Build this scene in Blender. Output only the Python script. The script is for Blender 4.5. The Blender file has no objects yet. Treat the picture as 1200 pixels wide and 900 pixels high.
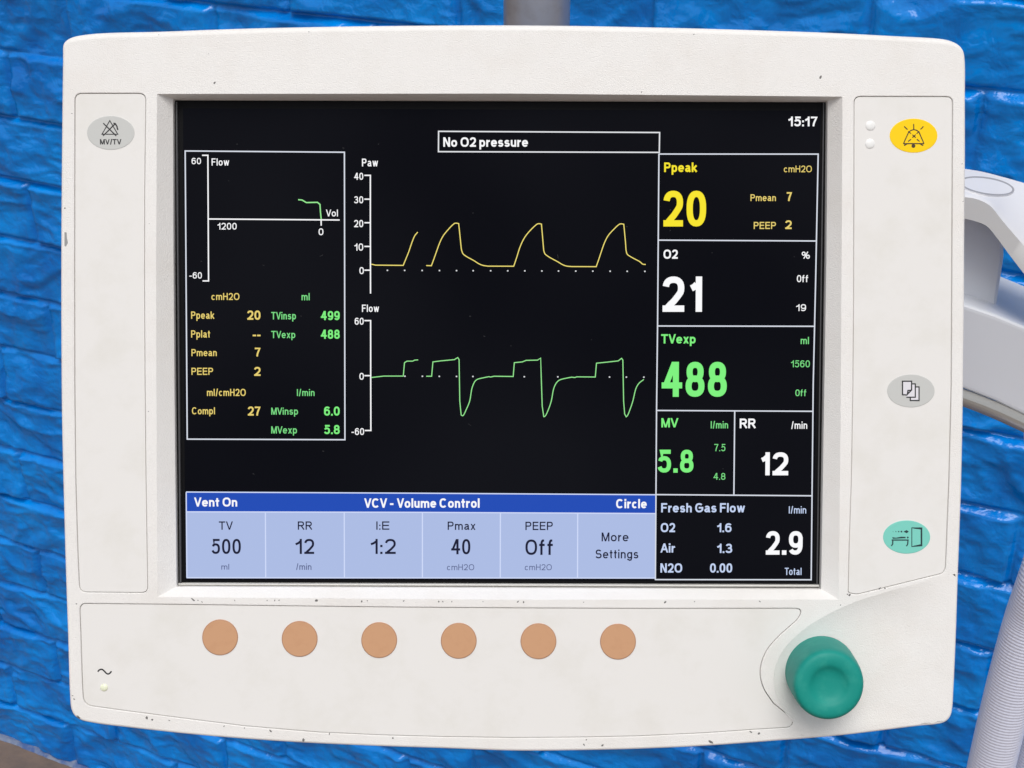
import bpy, bmesh, math, random
import numpy as np
from mathutils import Vector, Matrix
from mathutils.geometry import delaunay_2d_cdt

random.seed(4)
S = bpy.context.scene
COL = S.collection
R = math.radians

# ------------------------------------------------------------------ camera
F = 1650.0                       # focal length in photograph pixels (1200 wide)
PITCH = 27.26
CAM_H = 1.467
D0 = 0.5445                      # camera to monitor face
cd = bpy.data.cameras.new('camera')
cam = bpy.data.objects.new('camera', cd)
COL.objects.link(cam)
cam.location = (0, 0, CAM_H)
cam.rotation_euler = (R(90 - PITCH), 0, 0)
cd.sensor_width = 36
cd.lens = 36 * F / 1200
cd.clip_start, cd.clip_end = 0.01, 200
cd.dof.use_dof = True
cd.dof.focus_distance = D0
cd.dof.aperture_fstop = 98
S.camera = cam
CAM = Matrix.Translation(cam.location) @ cam.rotation_euler.to_matrix().to_4x4()

# ------------------------------------------------------------------ world, sun, exposure
SUN_EL, SUN_AZ = 66.0, 178.0     # azimuth from +Y towards +X
w = bpy.data.worlds.new('World')
S.world = w
w.use_nodes = True
nt = w.node_tree
sky = nt.nodes.new('ShaderNodeTexSky')
sky.sky_type = 'NISHITA'
sky.sun_disc = False
sky.sun_elevation = R(SUN_EL)
sky.sun_rotation = R(SUN_AZ)
sky.air_density = 1.0
sky.dust_density = 3.0
hs = nt.nodes.new('ShaderNodeHueSaturation')
hs.inputs['Saturation'].default_value = 0.35
bg = nt.nodes['Background']
bg.inputs['Strength'].default_value = 0.10
nt.links.new(sky.outputs[0], hs.inputs['Color'])
nt.links.new(hs.outputs[0], bg.inputs['Color'])
sd = bpy.data.lights.new('sun', 'SUN')
sd.energy = 1.2
sd.angle = R(40)
sd.color = (1.0, 0.965, 0.91)
so = bpy.data.objects.new('sun', sd)
COL.objects.link(so)
sdir = Vector((math.sin(R(SUN_AZ)) * math.cos(R(SUN_EL)), math.cos(R(SUN_AZ)) * math.cos(R(SUN_EL)), math.sin(R(SUN_EL))))
so.rotation_euler = sdir.to_track_quat('Z', 'Y').to_euler()
so.location = sdir * 5
EXPO = 0.42
S.view_settings.view_transform = 'Standard'
S.view_settings.look = 'None'
S.view_settings.exposure = EXPO
S.view_settings.gamma = 1.0
EMI = 2.0 ** (-EXPO)

# ------------------------------------------------------------------ pose of the monitor face
n_ = Vector((0.0133, -0.0455, 1)).normalized()       # face normal in camera axes
x_ = Vector((1, -0.004, 0)); x_ = (x_ - n_ * x_.dot(n_)).normalized()
y_ = n_.cross(x_)
O_ = Vector((0, 0, -D0))
MON_CAM = Matrix((( x_[0], y_[0], n_[0], O_[0]), (x_[1], y_[1], n_[1], O_[1]), (x_[2], y_[2], n_[2], O_[2]), (0, 0, 0, 1)))
MON = CAM @ MON_CAM


def L(px, py, z=0.0):
    """a point of the photograph, as u,v on the monitor's plane at height z over its face"""
    d = Vector(((px - 600) / F, -(py - 450) / F, -1))
    t = (n_.dot(O_) + z) / n_.dot(d)
    p = d * t - O_
    return Vector((p.dot(x_), p.dot(y_)))


def L3(px, py, z=0.0):
    q = L(px, py, z)
    return Vector((q.x, q.y, z))


def G(px, py, Y):
    """a point of the photograph on the upright plane y = Y"""
    d = CAM.to_3x3() @ Vector(((px - 600) / F, -(py - 450) / F, -1))
    t = Y / d.y
    return Vector(cam.location) + d * t


# ------------------------------------------------------------------ materials
def lin(r, g, b):
    f = lambda c: c / 12.92 if c <= 0.04045 else ((c + 0.055) / 1.055) ** 2.4
    return (f(r / 255), f(g / 255), f(b / 255), 1)


def mat(name, col, rough=0.45, metal=0.0, spec=0.5, bump=None, speck=None, emit=None, estr=1.0, coat=0.0):
    m = bpy.data.materials.new(name)
    m.use_nodes = True
    t = m.node_tree
    b = t.nodes['Principled BSDF']
    b.inputs['Base Color'].default_value = col
    b.inputs['Roughness'].default_value = rough
    b.inputs['Metallic'].default_value = metal
    b.inputs['Specular IOR Level'].default_value = spec
    b.inputs['Coat Weight'].default_value = coat
    if emit:
        b.inputs['Emission Color'].default_value = emit
        b.inputs['Emission Strength'].default_value = estr
    tc = t.nodes.new('ShaderNodeTexCoord')
    if bump:                                        # (scale, strength, distance)
        nz = t.nodes.new('ShaderNodeTexNoise')
        nz.inputs['Scale'].default_value = bump[0]
        nz.inputs['Detail'].default_value = 3
        bp = t.nodes.new('ShaderNodeBump')
        bp.inputs['Strength'].default_value = bump[1]
        bp.inputs['Distance'].default_value = bump[2]
        t.links.new(tc.outputs['Object'], nz.inputs['Vector'])
        t.links.new(nz.outputs['Fac'], bp.inputs['Height'])
        t.links.new(bp.outputs['Normal'], b.inputs['Normal'])
    if speck:                                       # (scale, lo, hi, colour, amount): grime with its own shape
        nz = t.nodes.new('ShaderNodeTexNoise')
        nz.inputs['Scale'].default_value = speck[0]
        nz.inputs['Detail'].default_value = 8
        nz.inputs['Roughness'].default_value = 0.62
        mr = t.nodes.new('ShaderNodeMapRange')
        mr.inputs['From Min'].default_value = speck[1]
        mr.inputs['From Max'].default_value = speck[2]
        mr.inputs['To Max'].default_value = speck[4]
        mx = t.nodes.new('ShaderNodeMix')
        mx.data_type = 'RGBA'
        mx.inputs['A'].default_value = col
        mx.inputs['B'].default_value = speck[3]
        t.links.new(tc.outputs['Object'], nz.inputs['Vector'])
        t.links.new(nz.outputs['Fac'], mr.inputs['Value'])
        t.links.new(mr.outputs['Result'], mx.inputs['Factor'])
        t.links.new(mx.outputs['Result'], b.inputs['Base Color'])
    return m


def glow(name, rgb, k=1.0):
    c = lin(*rgb)
    return mat(name, (0.003, 0.003, 0.004, 1), rough=0.4, spec=0.15, emit=c, estr=k * EMI)


M_frame = mat('frame_plastic', (0.81, 0.795, 0.772, 1), 0.5, bump=(2100, 0.45, 0.0004), speck=(38, .46, .78, (0.70, 0.65, 0.59, 1), .38))
M_panel = mat('panel_film', (0.785, 0.77, 0.745, 1), 0.38, bump=(1500, 0.03, 0.0003), speck=(40, .48, .76, (0.68, 0.66, 0.60, 1), .55))
M_chip = mat('paint_chip', (0.15, 0.145, 0.14, 1), 0.7)
M_chipgrey = mat('bare_chip', (0.30, 0.30, 0.30, 1), 0.6)
M_black = mat('black_rubber', (0.004, 0.004, 0.005, 1), 0.5, spec=.1)
M_metal = mat('lcd_metal', (0.55, 0.54, 0.51, 1), 0.5, metal=0.4)
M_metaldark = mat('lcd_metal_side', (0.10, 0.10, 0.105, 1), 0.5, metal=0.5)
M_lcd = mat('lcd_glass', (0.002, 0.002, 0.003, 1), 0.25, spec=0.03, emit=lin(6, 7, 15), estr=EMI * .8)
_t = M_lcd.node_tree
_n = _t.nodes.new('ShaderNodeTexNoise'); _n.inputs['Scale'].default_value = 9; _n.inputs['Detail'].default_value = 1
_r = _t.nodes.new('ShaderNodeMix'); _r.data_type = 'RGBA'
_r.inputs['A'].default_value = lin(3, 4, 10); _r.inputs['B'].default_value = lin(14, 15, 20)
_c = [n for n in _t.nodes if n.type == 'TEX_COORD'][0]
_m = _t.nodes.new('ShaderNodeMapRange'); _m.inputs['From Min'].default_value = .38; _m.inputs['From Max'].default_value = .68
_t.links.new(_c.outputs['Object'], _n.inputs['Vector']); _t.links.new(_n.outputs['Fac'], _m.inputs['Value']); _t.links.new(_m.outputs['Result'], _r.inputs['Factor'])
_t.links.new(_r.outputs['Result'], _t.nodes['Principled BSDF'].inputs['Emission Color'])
M_key = mat('orange_key', lin(200, 154, 118), 0.5, spec=.3, bump=(1500, 0.04, 0.0003), speck=(200, .5, .8, lin(188, 140, 104), .5))
M_keyrim = mat('orange_key_rim', lin(180, 134, 102), 0.45)
M_grey = mat('grey_key', lin(196, 197, 194), 0.4, bump=(1500, 0.04, 0.0003))
M_yellow = mat('yellow_key', lin(250, 208, 0), 0.45, spec=.25, bump=(1500, 0.04, 0.0003))
M_teal = mat('teal_key', lin(120, 205, 190), 0.4, bump=(1500, 0.04, 0.0003))
M_ink = mat('black_ink', (0.012, 0.012, 0.014, 1), 0.5)
M_inkbrown = mat('brown_ink', (0.045, 0.022, 0.004, 1), 0.5)
M_inkteal = mat('teal_ink', (0.008, 0.035, 0.04, 1), 0.5)
M_page = mat('page_white', lin(222, 220, 226), 0.45)
M_knob = mat('knob_green', lin(6, 140, 128), 0.55, spec=.35, bump=(900, 0.05, 0.0003), speck=(160, .5, .75, lin(58, 160, 144), .5))
M_led = mat('led_lens', lin(236, 236, 234), 0.3)
M_ledg = mat('led_lens_green', lin(232, 236, 208), 0.25)
M_wall = None
M_pole = mat('steel_pole', (0.40, 0.40, 0.43, 1), 0.42, metal=0.55, speck=(55, .5, .72, (0.27, 0.24, 0.23, 1), .6))
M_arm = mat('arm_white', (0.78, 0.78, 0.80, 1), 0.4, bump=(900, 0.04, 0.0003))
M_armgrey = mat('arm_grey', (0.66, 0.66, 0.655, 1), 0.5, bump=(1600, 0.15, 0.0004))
M_armblue = mat('arm_side_grey', (0.72, 0.74, 0.78, 1), 0.5, bump=(900, 0.05, 0.0003))
M_rail = mat('rail_metal', (0.46, 0.455, 0.43, 1), 0.3, metal=0.6)
M_hose = mat('hose_plastic', lin(220, 223, 240), 0.42, spec=0.5)

T_white = glow('glow_white', (250, 250, 252), 1.0)
T_soft = glow('glow_soft_white', (226, 228, 232), 1.0)
T_line = glow('glow_line', (216, 221, 232), 1.0)
T_yel = glow('glow_yellow', (246, 228, 34), 1.0)
T_yel2 = glow('glow_pale_yellow', (232, 208, 112), 1.0)
T_wave = glow('glow_wave_yellow', (246, 228, 118), 1.0)
T_grn = glow('glow_green', (124, 240, 124), 1.0)
T_grn2 = glow('glow_pale_green', (120, 220, 130), 1.0)
T_grnw = glow('glow_wave_green', (150, 236, 146), 1.0)
T_blu = glow('glow_pale_blue', (196, 212, 244), 1.0)
T_navy = glow('glow_navy', (10, 12, 46), 1.0)
T_dim = glow('glow_dim', (88, 98, 138), 1.0)
T_head = glow('glow_header', (22, 72, 180), 1.0)
T_tile = glow('glow_tile', (171, 187, 227), 1.0)
T_div = glow('glow_divider', (206, 217, 248), 1.0)


# ------------------------------------------------------------------ mesh helpers
def link(name, me, parent=None, **props):
    o = bpy.data.objects.new(name, me)
    COL.objects.link(o)
    if parent is not None:
        o.parent = parent
    for k, v in props.items():
        o[k] = v
    return o


def thing(name, label, cat, M=None, group=None):
    o = link(name, None)
    o.empty_display_size = 0.02
    if M is not None:
        o.matrix_world = M
    o['label'] = label
    o['category'] = cat
    if group:
        o['group'] = group
    return o


def build(name, bm, mats, parent=None, smooth=35, **props):
    me = bpy.data.meshes.new(name)
    bmesh.ops.remove_doubles(bm, verts=bm.verts, dist=1e-7)
    if smooth is not None:
        for f in bm.faces:
            f.smooth = not f.tag          # filled flats keep their own normal
        for e in bm.edges:
            if len(e.link_faces) == 2 and e.calc_face_angle(0) > R(smooth):
                e.smooth = False
    bm.to_mesh(me)
    bm.free()
    for m in (mats if isinstance(mats, (list, tuple)) else [mats]):
        me.materials.append(m)
    return link(name, me, parent, **props)


def catmull(pts, n, closed=True):
    P = [Vector(p) for p in pts]
    out = []
    N = len(P)
    for i in range(N if closed else N - 1):
        a = P[(i - 1) % N] if closed or i > 0 else P[0] * 2 - P[1]
        b, c = P[i], P[(i + 1) % N]
        d = P[(i + 2) % N] if closed or i + 2 < N else P[-1] * 2 - P[-2]
        # centripetal form, so that uneven spacing does not overshoot
        t0 = 0; t1 = t0 + max((b - a).length, 1e-9) ** .5; t2 = t1 + max((c - b).length, 1e-9) ** .5; t3 = t2 + max((d - c).length, 1e-9) ** .5
        for k in range(n):
            t = t1 + (t2 - t1) * k / n
            A1 = a * ((t1 - t) / (t1 - t0)) + b * ((t - t0) / (t1 - t0))
            A2 = b * ((t2 - t) / (t2 - t1)) + c * ((t - t1) / (t2 - t1))
            A3 = c * ((t3 - t) / (t3 - t2)) + d * ((t - t2) / (t3 - t2))
            B1 = A1 * ((t2 - t) / (t2 - t0)) + A2 * ((t - t0) / (t2 - t0))
            B2 = A2 * ((t3 - t) / (t3 - t1)) + A3 * ((t - t1) / (t3 - t1))
            out.append(B1 * ((t2 - t) / (t2 - t1)) + B2 * ((t - t1) / (t2 - t1)))
    if not closed:
        out.append(P[-1])
    return out


def rounded(corners, seg=7):
    """closed polygon from (px,py,r) corners with each corner rounded by r pixels"""
    N = len(corners)
    out = []
    for i in range(N):
        p = Vector(corners[i][:2]); r = corners[i][2] if len(corners[i]) > 2 else 0
        a = Vector(corners[i - 1][:2]); b = Vector(corners[(i + 1) % N][:2])
        if r <= 0:
            out.append(p); continue
        da = (a - p).normalized(); db = (b - p).normalized()
        for k in range(seg + 1):
            t = k / seg
            q = p + da * r * (1 - t) ** 2 + db * r * t ** 2
            out.append(q)
    return out


def ccw(poly):
    a = sum(poly[i - 1].x * poly[i].y - poly[i].x * poly[i - 1].y for i in range(len(poly)))
    return poly if a > 0 else poly[::-1]


def normals2(poly):
    """outward normals of a ccw loop"""
    N = len(poly)
    out = []
    for i in range(N):
        d = (poly[(i + 1) % N] - poly[i]).normalized() + (poly[i] - poly[i - 1]).normalized()
        d.normalize()
        out.append(Vector((d.y, -d.x)))
    return out


def offset(poly, r):
    nn = normals2(poly)
    return [p + n * (r[i] if isinstance(r, list) else r) for i, (p, n) in enumerate(zip(poly, nn))]


def inside(pt, poly):
    c = False
    x, y = pt
    for i in range(len(poly)):
        a, b = poly[i - 1], poly[i]
        if (a.y > y) != (b.y > y) and x < (b.x - a.x) * (y - a.y) / (b.y - a.y) + a.x:
            c = not c
    return c


def fill(bm, outer, holes, z, mi=0, extra=()):
    """flat filling of a loop with holes; returns nothing, vertices weld later"""
    vs, es = [], []
    for lp in [outer] + list(holes):
        b = len(vs)
        vs += [Vector((p.x, p.y)) for p in lp]
        es += [(b + i, b + (i + 1) % len(lp)) for i in range(len(lp))]
    K = 1000.0
    r = delaunay_2d_cdt([v * K for v in vs], es, [], 0, 1e-7)
    V = [bm.verts.new((v.x / K, v.y / K, z)) for v in r[0]]
    for f in r[2]:
        c = sum((r[0][i] for i in f), Vector((0, 0))) / len(f) / K
        if inside(c, outer) and not any(inside(c, h) for h in holes):
            try:
                fc = bm.faces.new([V[i] for i in f])
                fc.material_index = mi
                fc.tag = True
                if fc.normal.z < 0:
                    fc.normal_flip()
            except ValueError:
                pass
    bmesh.ops.delete(bm, geom=[v for v in V if not v.link_faces], context='VERTS')


def rings(bm, loops, mi=0, closed=True, flip=False):
    """skin consecutive loops of 3D points of equal length"""
    rows = [[bm.verts.new(p) for p in lp] for lp in loops]
    for a, b in zip(rows, rows[1:]):
        n = len(a)
        for i in range(n if closed else n - 1):
            j = (i + 1) % n
            q = [a[i], a[j], b[j], b[i]]
            f = bm.faces.new(q[::-1] if flip else q)
            f.material_index = mi
    return rows


def v3(loop, z):
    return [Vector((p.x, p.y, z if not isinstance(z, list) else z[i])) for i, p in enumerate(loop)]


def ribbon(bm, pts, wd, z, mi=0, closed=False):
    """flat mitred stroke through 2D points"""
    P = [Vector(p[:2]) for p in pts]
    Q = [P[0]]
    for p in P[1:]:
        if (p - Q[-1]).length > 1e-7:
            Q.append(p)
    P = Q
    if closed and (P[0] - P[-1]).length < 1e-7:
        P.pop()
    n = len(P)
    if n < 2:
        return
    A, B = [], []
    for i in range(n):
        if closed or 0 < i < n - 1:
            d1 = (P[i] - P[i - 1]).normalized(); d2 = (P[(i + 1) % n] - P[i]).normalized()
        elif i == 0:
            d1 = d2 = (P[1] - P[0]).normalized()
        else:
            d1 = d2 = (P[-1] - P[-2]).normalized()
        t = d1 + d2
        if t.length < .3:
            t = d2.copy()
        t.normalize()
        nn = Vector((-t.y, t.x))
        k = wd / 2 / max(.70, nn.dot(Vector((-d2.y, d2.x))))
        A.append(bm.verts.new((*(P[i] + nn * k), z)))
        B.append(bm.verts.new((*(P[i] - nn * k), z)))
    for i in range(n if closed else n - 1):
        j = (i + 1) % n
        f = bm.faces.new((B[i], B[j], A[j], A[i]))
        f.material_index = mi


def poly(bm, pts, z, mi=0):
    p = ccw([Vector(q[:2]) for q in pts])
    fill(bm, p, [], z, mi)


def plate(bm, loop, z0, z1, bev, mi=0, side=0):
    """flat plate with a small bevel: top at z1, sides down to z0"""
    lp = ccw(loop)
    inn = offset(lp, -bev)
    rings(bm, [v3(lp, z0), v3(lp, z1 - bev), v3(inn, z1)], side)
    fill(bm, inn, [], z1, mi)


def ell(cx, cy, rx, ry, n=48, rot=0):
    c, s = math.cos(rot), math.sin(rot)
    return [(cx + rx * math.cos(a) * c - ry * math.sin(a) * s, cy + rx * math.cos(a) * s + ry * math.sin(a) * c) for a in [2 * math.pi * i / n for i in range(n)]]


# ------------------------------------------------------------------ lettering: a small stroke alphabet
def e(cx, cy, rx, ry, a0, a1, n=14):
    f = lambda v: math.copysign(abs(v) ** .84, v)
    return [(cx + rx * f(math.cos(R(a0 + (a1 - a0) * i / n))), cy + ry * f(math.sin(R(a0 + (a1 - a0) * i / n)))) for i in range(n + 1)]


def full(cx, cy, rx, ry):
    return ('c', e(cx, cy, rx, ry, 0, 360, 24)[:-1])


def sq(cx, cy, rx, ry):
    f = lambda v: math.copysign(abs(v) ** .82, v)
    return ('c', [(cx + rx * f(math.cos(2 * math.pi * i / 28)), cy + ry * f(math.sin(2 * math.pi * i / 28))) for i in range(28)])


def rev(st):
    k, p = st if st[0] in ('c', 'd') else ('o', st)
    q = [(1 - x, 1 - y) for x, y in p]
    return (k, q) if k != 'o' else q


_six = [full(.5, .32, .5, .32), e(.55, .58, .55, .42, 38, 180) + [(0, .32)]]
_S = e(.5, .745, .45, .255, 22, 250) + e(.5, .265, .5, .265, 70, -165)
GL = {
    '0': (.72, [sq(.5, .5, .5, .5)]),
    '1': (.46, [[(0, .70), (.38, .75), (.72, .84)], [(1, 1), (1, 0)]]),
    '2': (.72, [e(.5, .71, .5, .29, 172, -28) + [(.80, .44), (.55, .27), (.30, .14), (.16, .06), (.10, .01)], [(0, 0), (1, 0)]]),
    '3': (.72, [e(.48, .755, .44, .245, 165, -90) + e(.48, .265, .52, .265, 88, -165)]),
    '4': (.78, [[(.77, 0), (.77, 1)], ('g', [(.70, 1), (.03, .27)]), [(0, .29), (1, .29)]]),
    '5': (.72, [[(.95, 1), (.17, 1), (.06, .50)] + e(.48, .33, .52, .33, 130, -160)]),
    '6': (.72, _six), '9': (.72, [rev(s) for s in _six]),
    '7': (.70, [[(0, 1), (1, 1), (.66, .58), (.45, .25), (.38, 0)]]),
    '8': (.72, [full(.5, .755, .43, .245), full(.5, .265, .5, .265)]),
    'A': (.90, [('g', [(0, 0), (.5, 1)]), ('g', [(1, 0), (.5, 1)]), [(.25, .32), (.75, .32)]]),
    'C': (.90, [e(.5, .5, .5, .5, 42, 318, 22)]),
    'E': (.76, [[(1, 1), (0, 1), (0, 0), (1, 0)], [(0, .52), (.93, .52)]]),
    'F': (.70, [[(1, 1), (0, 1), (0, 0)], [(0, .51), (.86, .51)]]),
    'G': (.94, [e(.5, .5, .5, .5, 45, 318, 22) + [(1, .24), (1, .5), (.56, .5)]]),
    'H': (.80, [[(0, 0), (0, 1)], [(1, 0), (1, 1)], [(0, .52), (1, .52)]]),
    'I': (0, [[(0, 0), (0, 1)]]),
    'M': (.94, [[(0, 0), (0, 1)], [(1, 0), (1, 1)], ('g', [(.03, 1), (.5, 0)]), ('g', [(.97, 1), (.5, 0)])]),
    'N': (.80, [[(0, 0), (0, 1)], [(1, 0), (1, 1)], ('g', [(.03, 1), (.97, 0)])]),
    'O': (.96, [sq(.5, .5, .5, .5)]),
    'P': (.78, [[(0, 0), (0, 1)] + e(.58, .735, .42, .265, 90, -90) + [(0, .47)]]),
    'R': (.84, [[(0, 0), (0, 1)] + e(.58, .745, .38, .255, 90, -90) + [(0, .49)], [(.52, .49), (1, 0)]]),
    'S': (.80, [_S]),
    'T': (.80, [[(0, 1), (1, 1)], [(.5, 1), (.5, 0)]]),
    'V': (.88, [('g', [(0, 1), (.5, 0)]), ('g', [(1, 1), (.5, 0)])]),
    'a': (.68, [e(.47, .50, .41, .22, 158, 0) + [(.88, .16), (1, 0)], [(.88, .43), (.4, .38), (.1, .30), (0, .17), (.1, .05), (.36, 0), (.66, .05), (.88, .2)]]),
    'c': (.64, [e(.5, .36, .5, .36, 42, 318, 20)]),
    'e': (.70, [[(0, .37), (1, .37)], e(.5, .36, .5, .36, 2, 322, 22)]),
    'f': (.46, [[(.30, 0), (.30, .72), (.34, .86), (.46, .96), (.62, 1), (1, 1)], [(0, .72), (.85, .72)]]),
    'g': (.68, [full(.5, .36, .5, .36), [(1, .72), (1, -.06), (.85, -.24), (.5, -.28), (.06, -.18)]]),
    'h': (.64, [[(0, 0), (0, 1)], [(0, .42)] + e(.5, .45, .5, .27, 160, 0) + [(1, 0)]]),
    'i': (0, [[(0, 0), (0, .72)], ('d', [(0, 1)])]),
    'k': (.64, [[(0, 0), (0, 1)], [(.94, .72), (0, .24)], [(.34, .42), (1, 0)]]),
    'l': (0, [[(0, 0), (0, 1)]]),
    'm': (1.04, [[(0, 0), (0, .72)], [(0, .42)] + e(.25, .45, .25, .27, 160, 0) + [(.5, 0)], [(.5, .42)] + e(.75, .45, .25, .27, 160, 0) + [(1, 0)]]),
    'n': (.64, [[(0, 0), (0, .72)], [(0, .42)] + e(.5, .45, .5, .27, 160, 0) + [(1, 0)]]),
    'o': (.70, [full(.5, .36, .5, .36)]),
    'p': (.68, [[(0, .72), (0, -.28)], full(.5, .36, .5, .36)]),
    'r': (.38, [[(0, 0), (0, .72)], [(0, .40), (.3, .64), (1, .70)]]),
    's': (.62, [[(x, min(.7199, y * .72)) for x, y in _S]]),
    't': (.38, [[(.45, .93), (.45, .14), (.62, .01), (1, .02)], [(0, .72), (1, .72)]]),
    'u': (.64, [[(1, .72), (1, 0)], [(0, .72)] + e(.5, .27, .5, .27, 180, 340) + [(1, .30)]]),
    'v': (.66, [('g', [(0, .72), (.5, 0)]), ('g', [(1, .72), (.5, 0)])]),
    'w': (.96, [('g', [(0, .72), (.25, 0)]), ('g', [(.25, 0), (.5, .72)]), ('g', [(.5, .72), (.75, 0)]), ('g', [(.75, 0), (1, .72)])]),
    'x': (.64, [('g', [(0, .72), (1, 0)]), ('g', [(0, 0), (1, .72)])]),
    '.': (0, [('d', [(0, 0)])]),
    ':': (0, [('d', [(0, 0)]), ('d', [(0, .6)])]),
    '-': (.42, [[(0, .36), (1, .36)]]),
    '/': (.42, [('g', [(0, -.03), (1, 1.03)])]),
    '%': (1.05, [full(.2, .75, .2, .25), full(.8, .25, .2, .25), [(.25, 0), (.75, 1)]]),
}


def letters(s, wt, sq):
    """strokes of a line of text in cap-height units, letter widths squeezed by sq; and the ink width"""
    lo = set('aceghikmnoprstuvwxfl')
    x = 0.0
    out = []
    gap = (.17 if wt < .17 else .13) * sq
    for ci, ch in enumerate(s):
        if ch == ' ':
            x += .28 * sq
            continue
        gw, strokes = GL[ch]
        gw = max(gw * sq, wt)
        if ch in 'tfr':
            gw = max(gw, wt * (2.7 if ch == 'f' else 2.1))
        for st in strokes:
            k, p = st if st[0] in ('c', 'd', 'g') else ('o', st)
            if k == 'g':                       # slanting stem, cut off level
                q = [Vector((x + wt / 2 + a * (gw - wt), b)) for a, b in p]
                d = (q[1] - q[0]).normalized()
                hw = wt * .47 / max(.35, abs(d.y))
                out.append((q, 'g', hw))
                continue
            if k == 'd':
                yy = p[0][1]
                yc = wt / 2 if yy < .1 else yy - wt / 2
                h = wt / 2 * 1.05
                out.append(([(x + gw / 2, yc - h), (x + gw / 2, yc + h)], False, wt * 1.05))
                continue
            q = []
            for a, b in p:
                X = x + wt / 2 + a * (gw - wt)
                if ch in lo:
                    kn = [(-.28, -.28 + wt / 2), (0, wt / 2), (.72, .72 - wt / 2), (1, 1 - wt / 2)]
                    i = 0 if b < 0 else (1 if b <= .72 else 2)
                    (a0, b0), (a1, b1) = kn[i], kn[i + 1]
                    Y = b0 + (b - a0) / (a1 - a0) * (b1 - b0)
                else:
                    Y = wt / 2 + b * (1 - wt)
                q.append(Vector((X, Y)))
            if k == 'o':                       # straight ends run out to the edge of the letter
                Q = [q[0]]
                for v in q[1:]:
                    if (v - Q[-1]).length > 1e-6:
                        Q.append(v)
                q = Q
                if len(q) > 1:
                    d0 = q[0] - q[1]; d1 = q[-1] - q[-2]
                    if d0.length > .11:
                        q[0] = q[0] + d0.normalized() * wt / 2
                    if d1.length > .11:
                        q[-1] = q[-1] + d1.normalized() * wt / 2
            out.append((q, k == 'c', wt))
        g_ = gap * (.45 if ch in 'VTA' or s[ci + 1:ci + 2] in ('V', 'T', 'A') else 1)
        x += gw + g_
    return out, x - g_


def lettering(bm, s, x0, x1, ytop, ybase, wt, z, mi=0):
    a, b = L(x0, ybase, z), L(x1, ybase, z)
    cap = (L(x0, ytop, z) - a).length
    ax = (b - a).normalized() * cap
    up = Vector((-ax.y, ax.x))
    goal = (b - a).length / cap
    lo_, hi_ = .2, 2.5
    for _ in range(30):
        m_ = (lo_ + hi_) / 2
        if letters(s, wt, m_)[1] > goal:
            hi_ = m_
        else:
            lo_ = m_
    st, wid = letters(s, wt, lo_)
    for i, (p, cl, wd) in enumerate(st):
        if cl == 'g':
            c4 = [(p[0].x - wd, p[0].y), (p[0].x + wd, p[0].y), (p[1].x + wd, p[1].y), (p[1].x - wd, p[1].y)]
            pp = ccw([a + ax * u + up * v for u, v in c4])
            f = bm.faces.new([bm.verts.new((*q, z + i * 1.5e-6)) for q in pp])
            f.material_index = mi
            continue
        ribbon(bm, [a + ax * q[0] + up * q[1] for q in p], wd * cap, z + i * 1.5e-6, mi, cl)


# ================================================================== THE WALL AND THE FLOOR
W0 = Vector((-0.708, 1.642, 0))
WA = R(65.1)
ws = Vector((math.sin(WA), -math.cos(WA), 0))       # along the wall, to the right
wn = Vector((-math.cos(WA), -math.sin(WA), 0))      # out of the wall, towards the camera
rng = np.random.default_rng(7)


def vnoise(x, y, seed):
    r = np.random.default_rng(seed)
    T = r.random((257, 257))
    xi = np.floor(x).astype(int); yi = np.floor(y).astype(int)
    fx = x - xi; fy = y - yi
    fx = fx * fx * fx * (fx * (fx * 6 - 15) + 10); fy = fy * fy * fy * (fy * (fy * 6 - 15) + 10)
    g = lambda i, j: T[i % 257, j % 257]
    return (g(xi, yi) * (1 - fx) + g(xi + 1, yi) * fx) * (1 - fy) + (g(xi, yi + 1) * (1 - fx) + g(xi + 1, yi + 1) * fx) * fy


def fbm(x, y, o, seed, ridge=False):
    t = np.zeros_like(x); a = 1.0; n = 0
    for k in range(o):
        v = vnoise(x * 2 ** k + 17.3 * k, y * 2 ** k + 9.1 * k, seed + k) * 2 - 1
        t += a * ((1 - 2 * np.abs(v)) if ridge else v)
        n += a
        a *= .5
    return t / n


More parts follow.
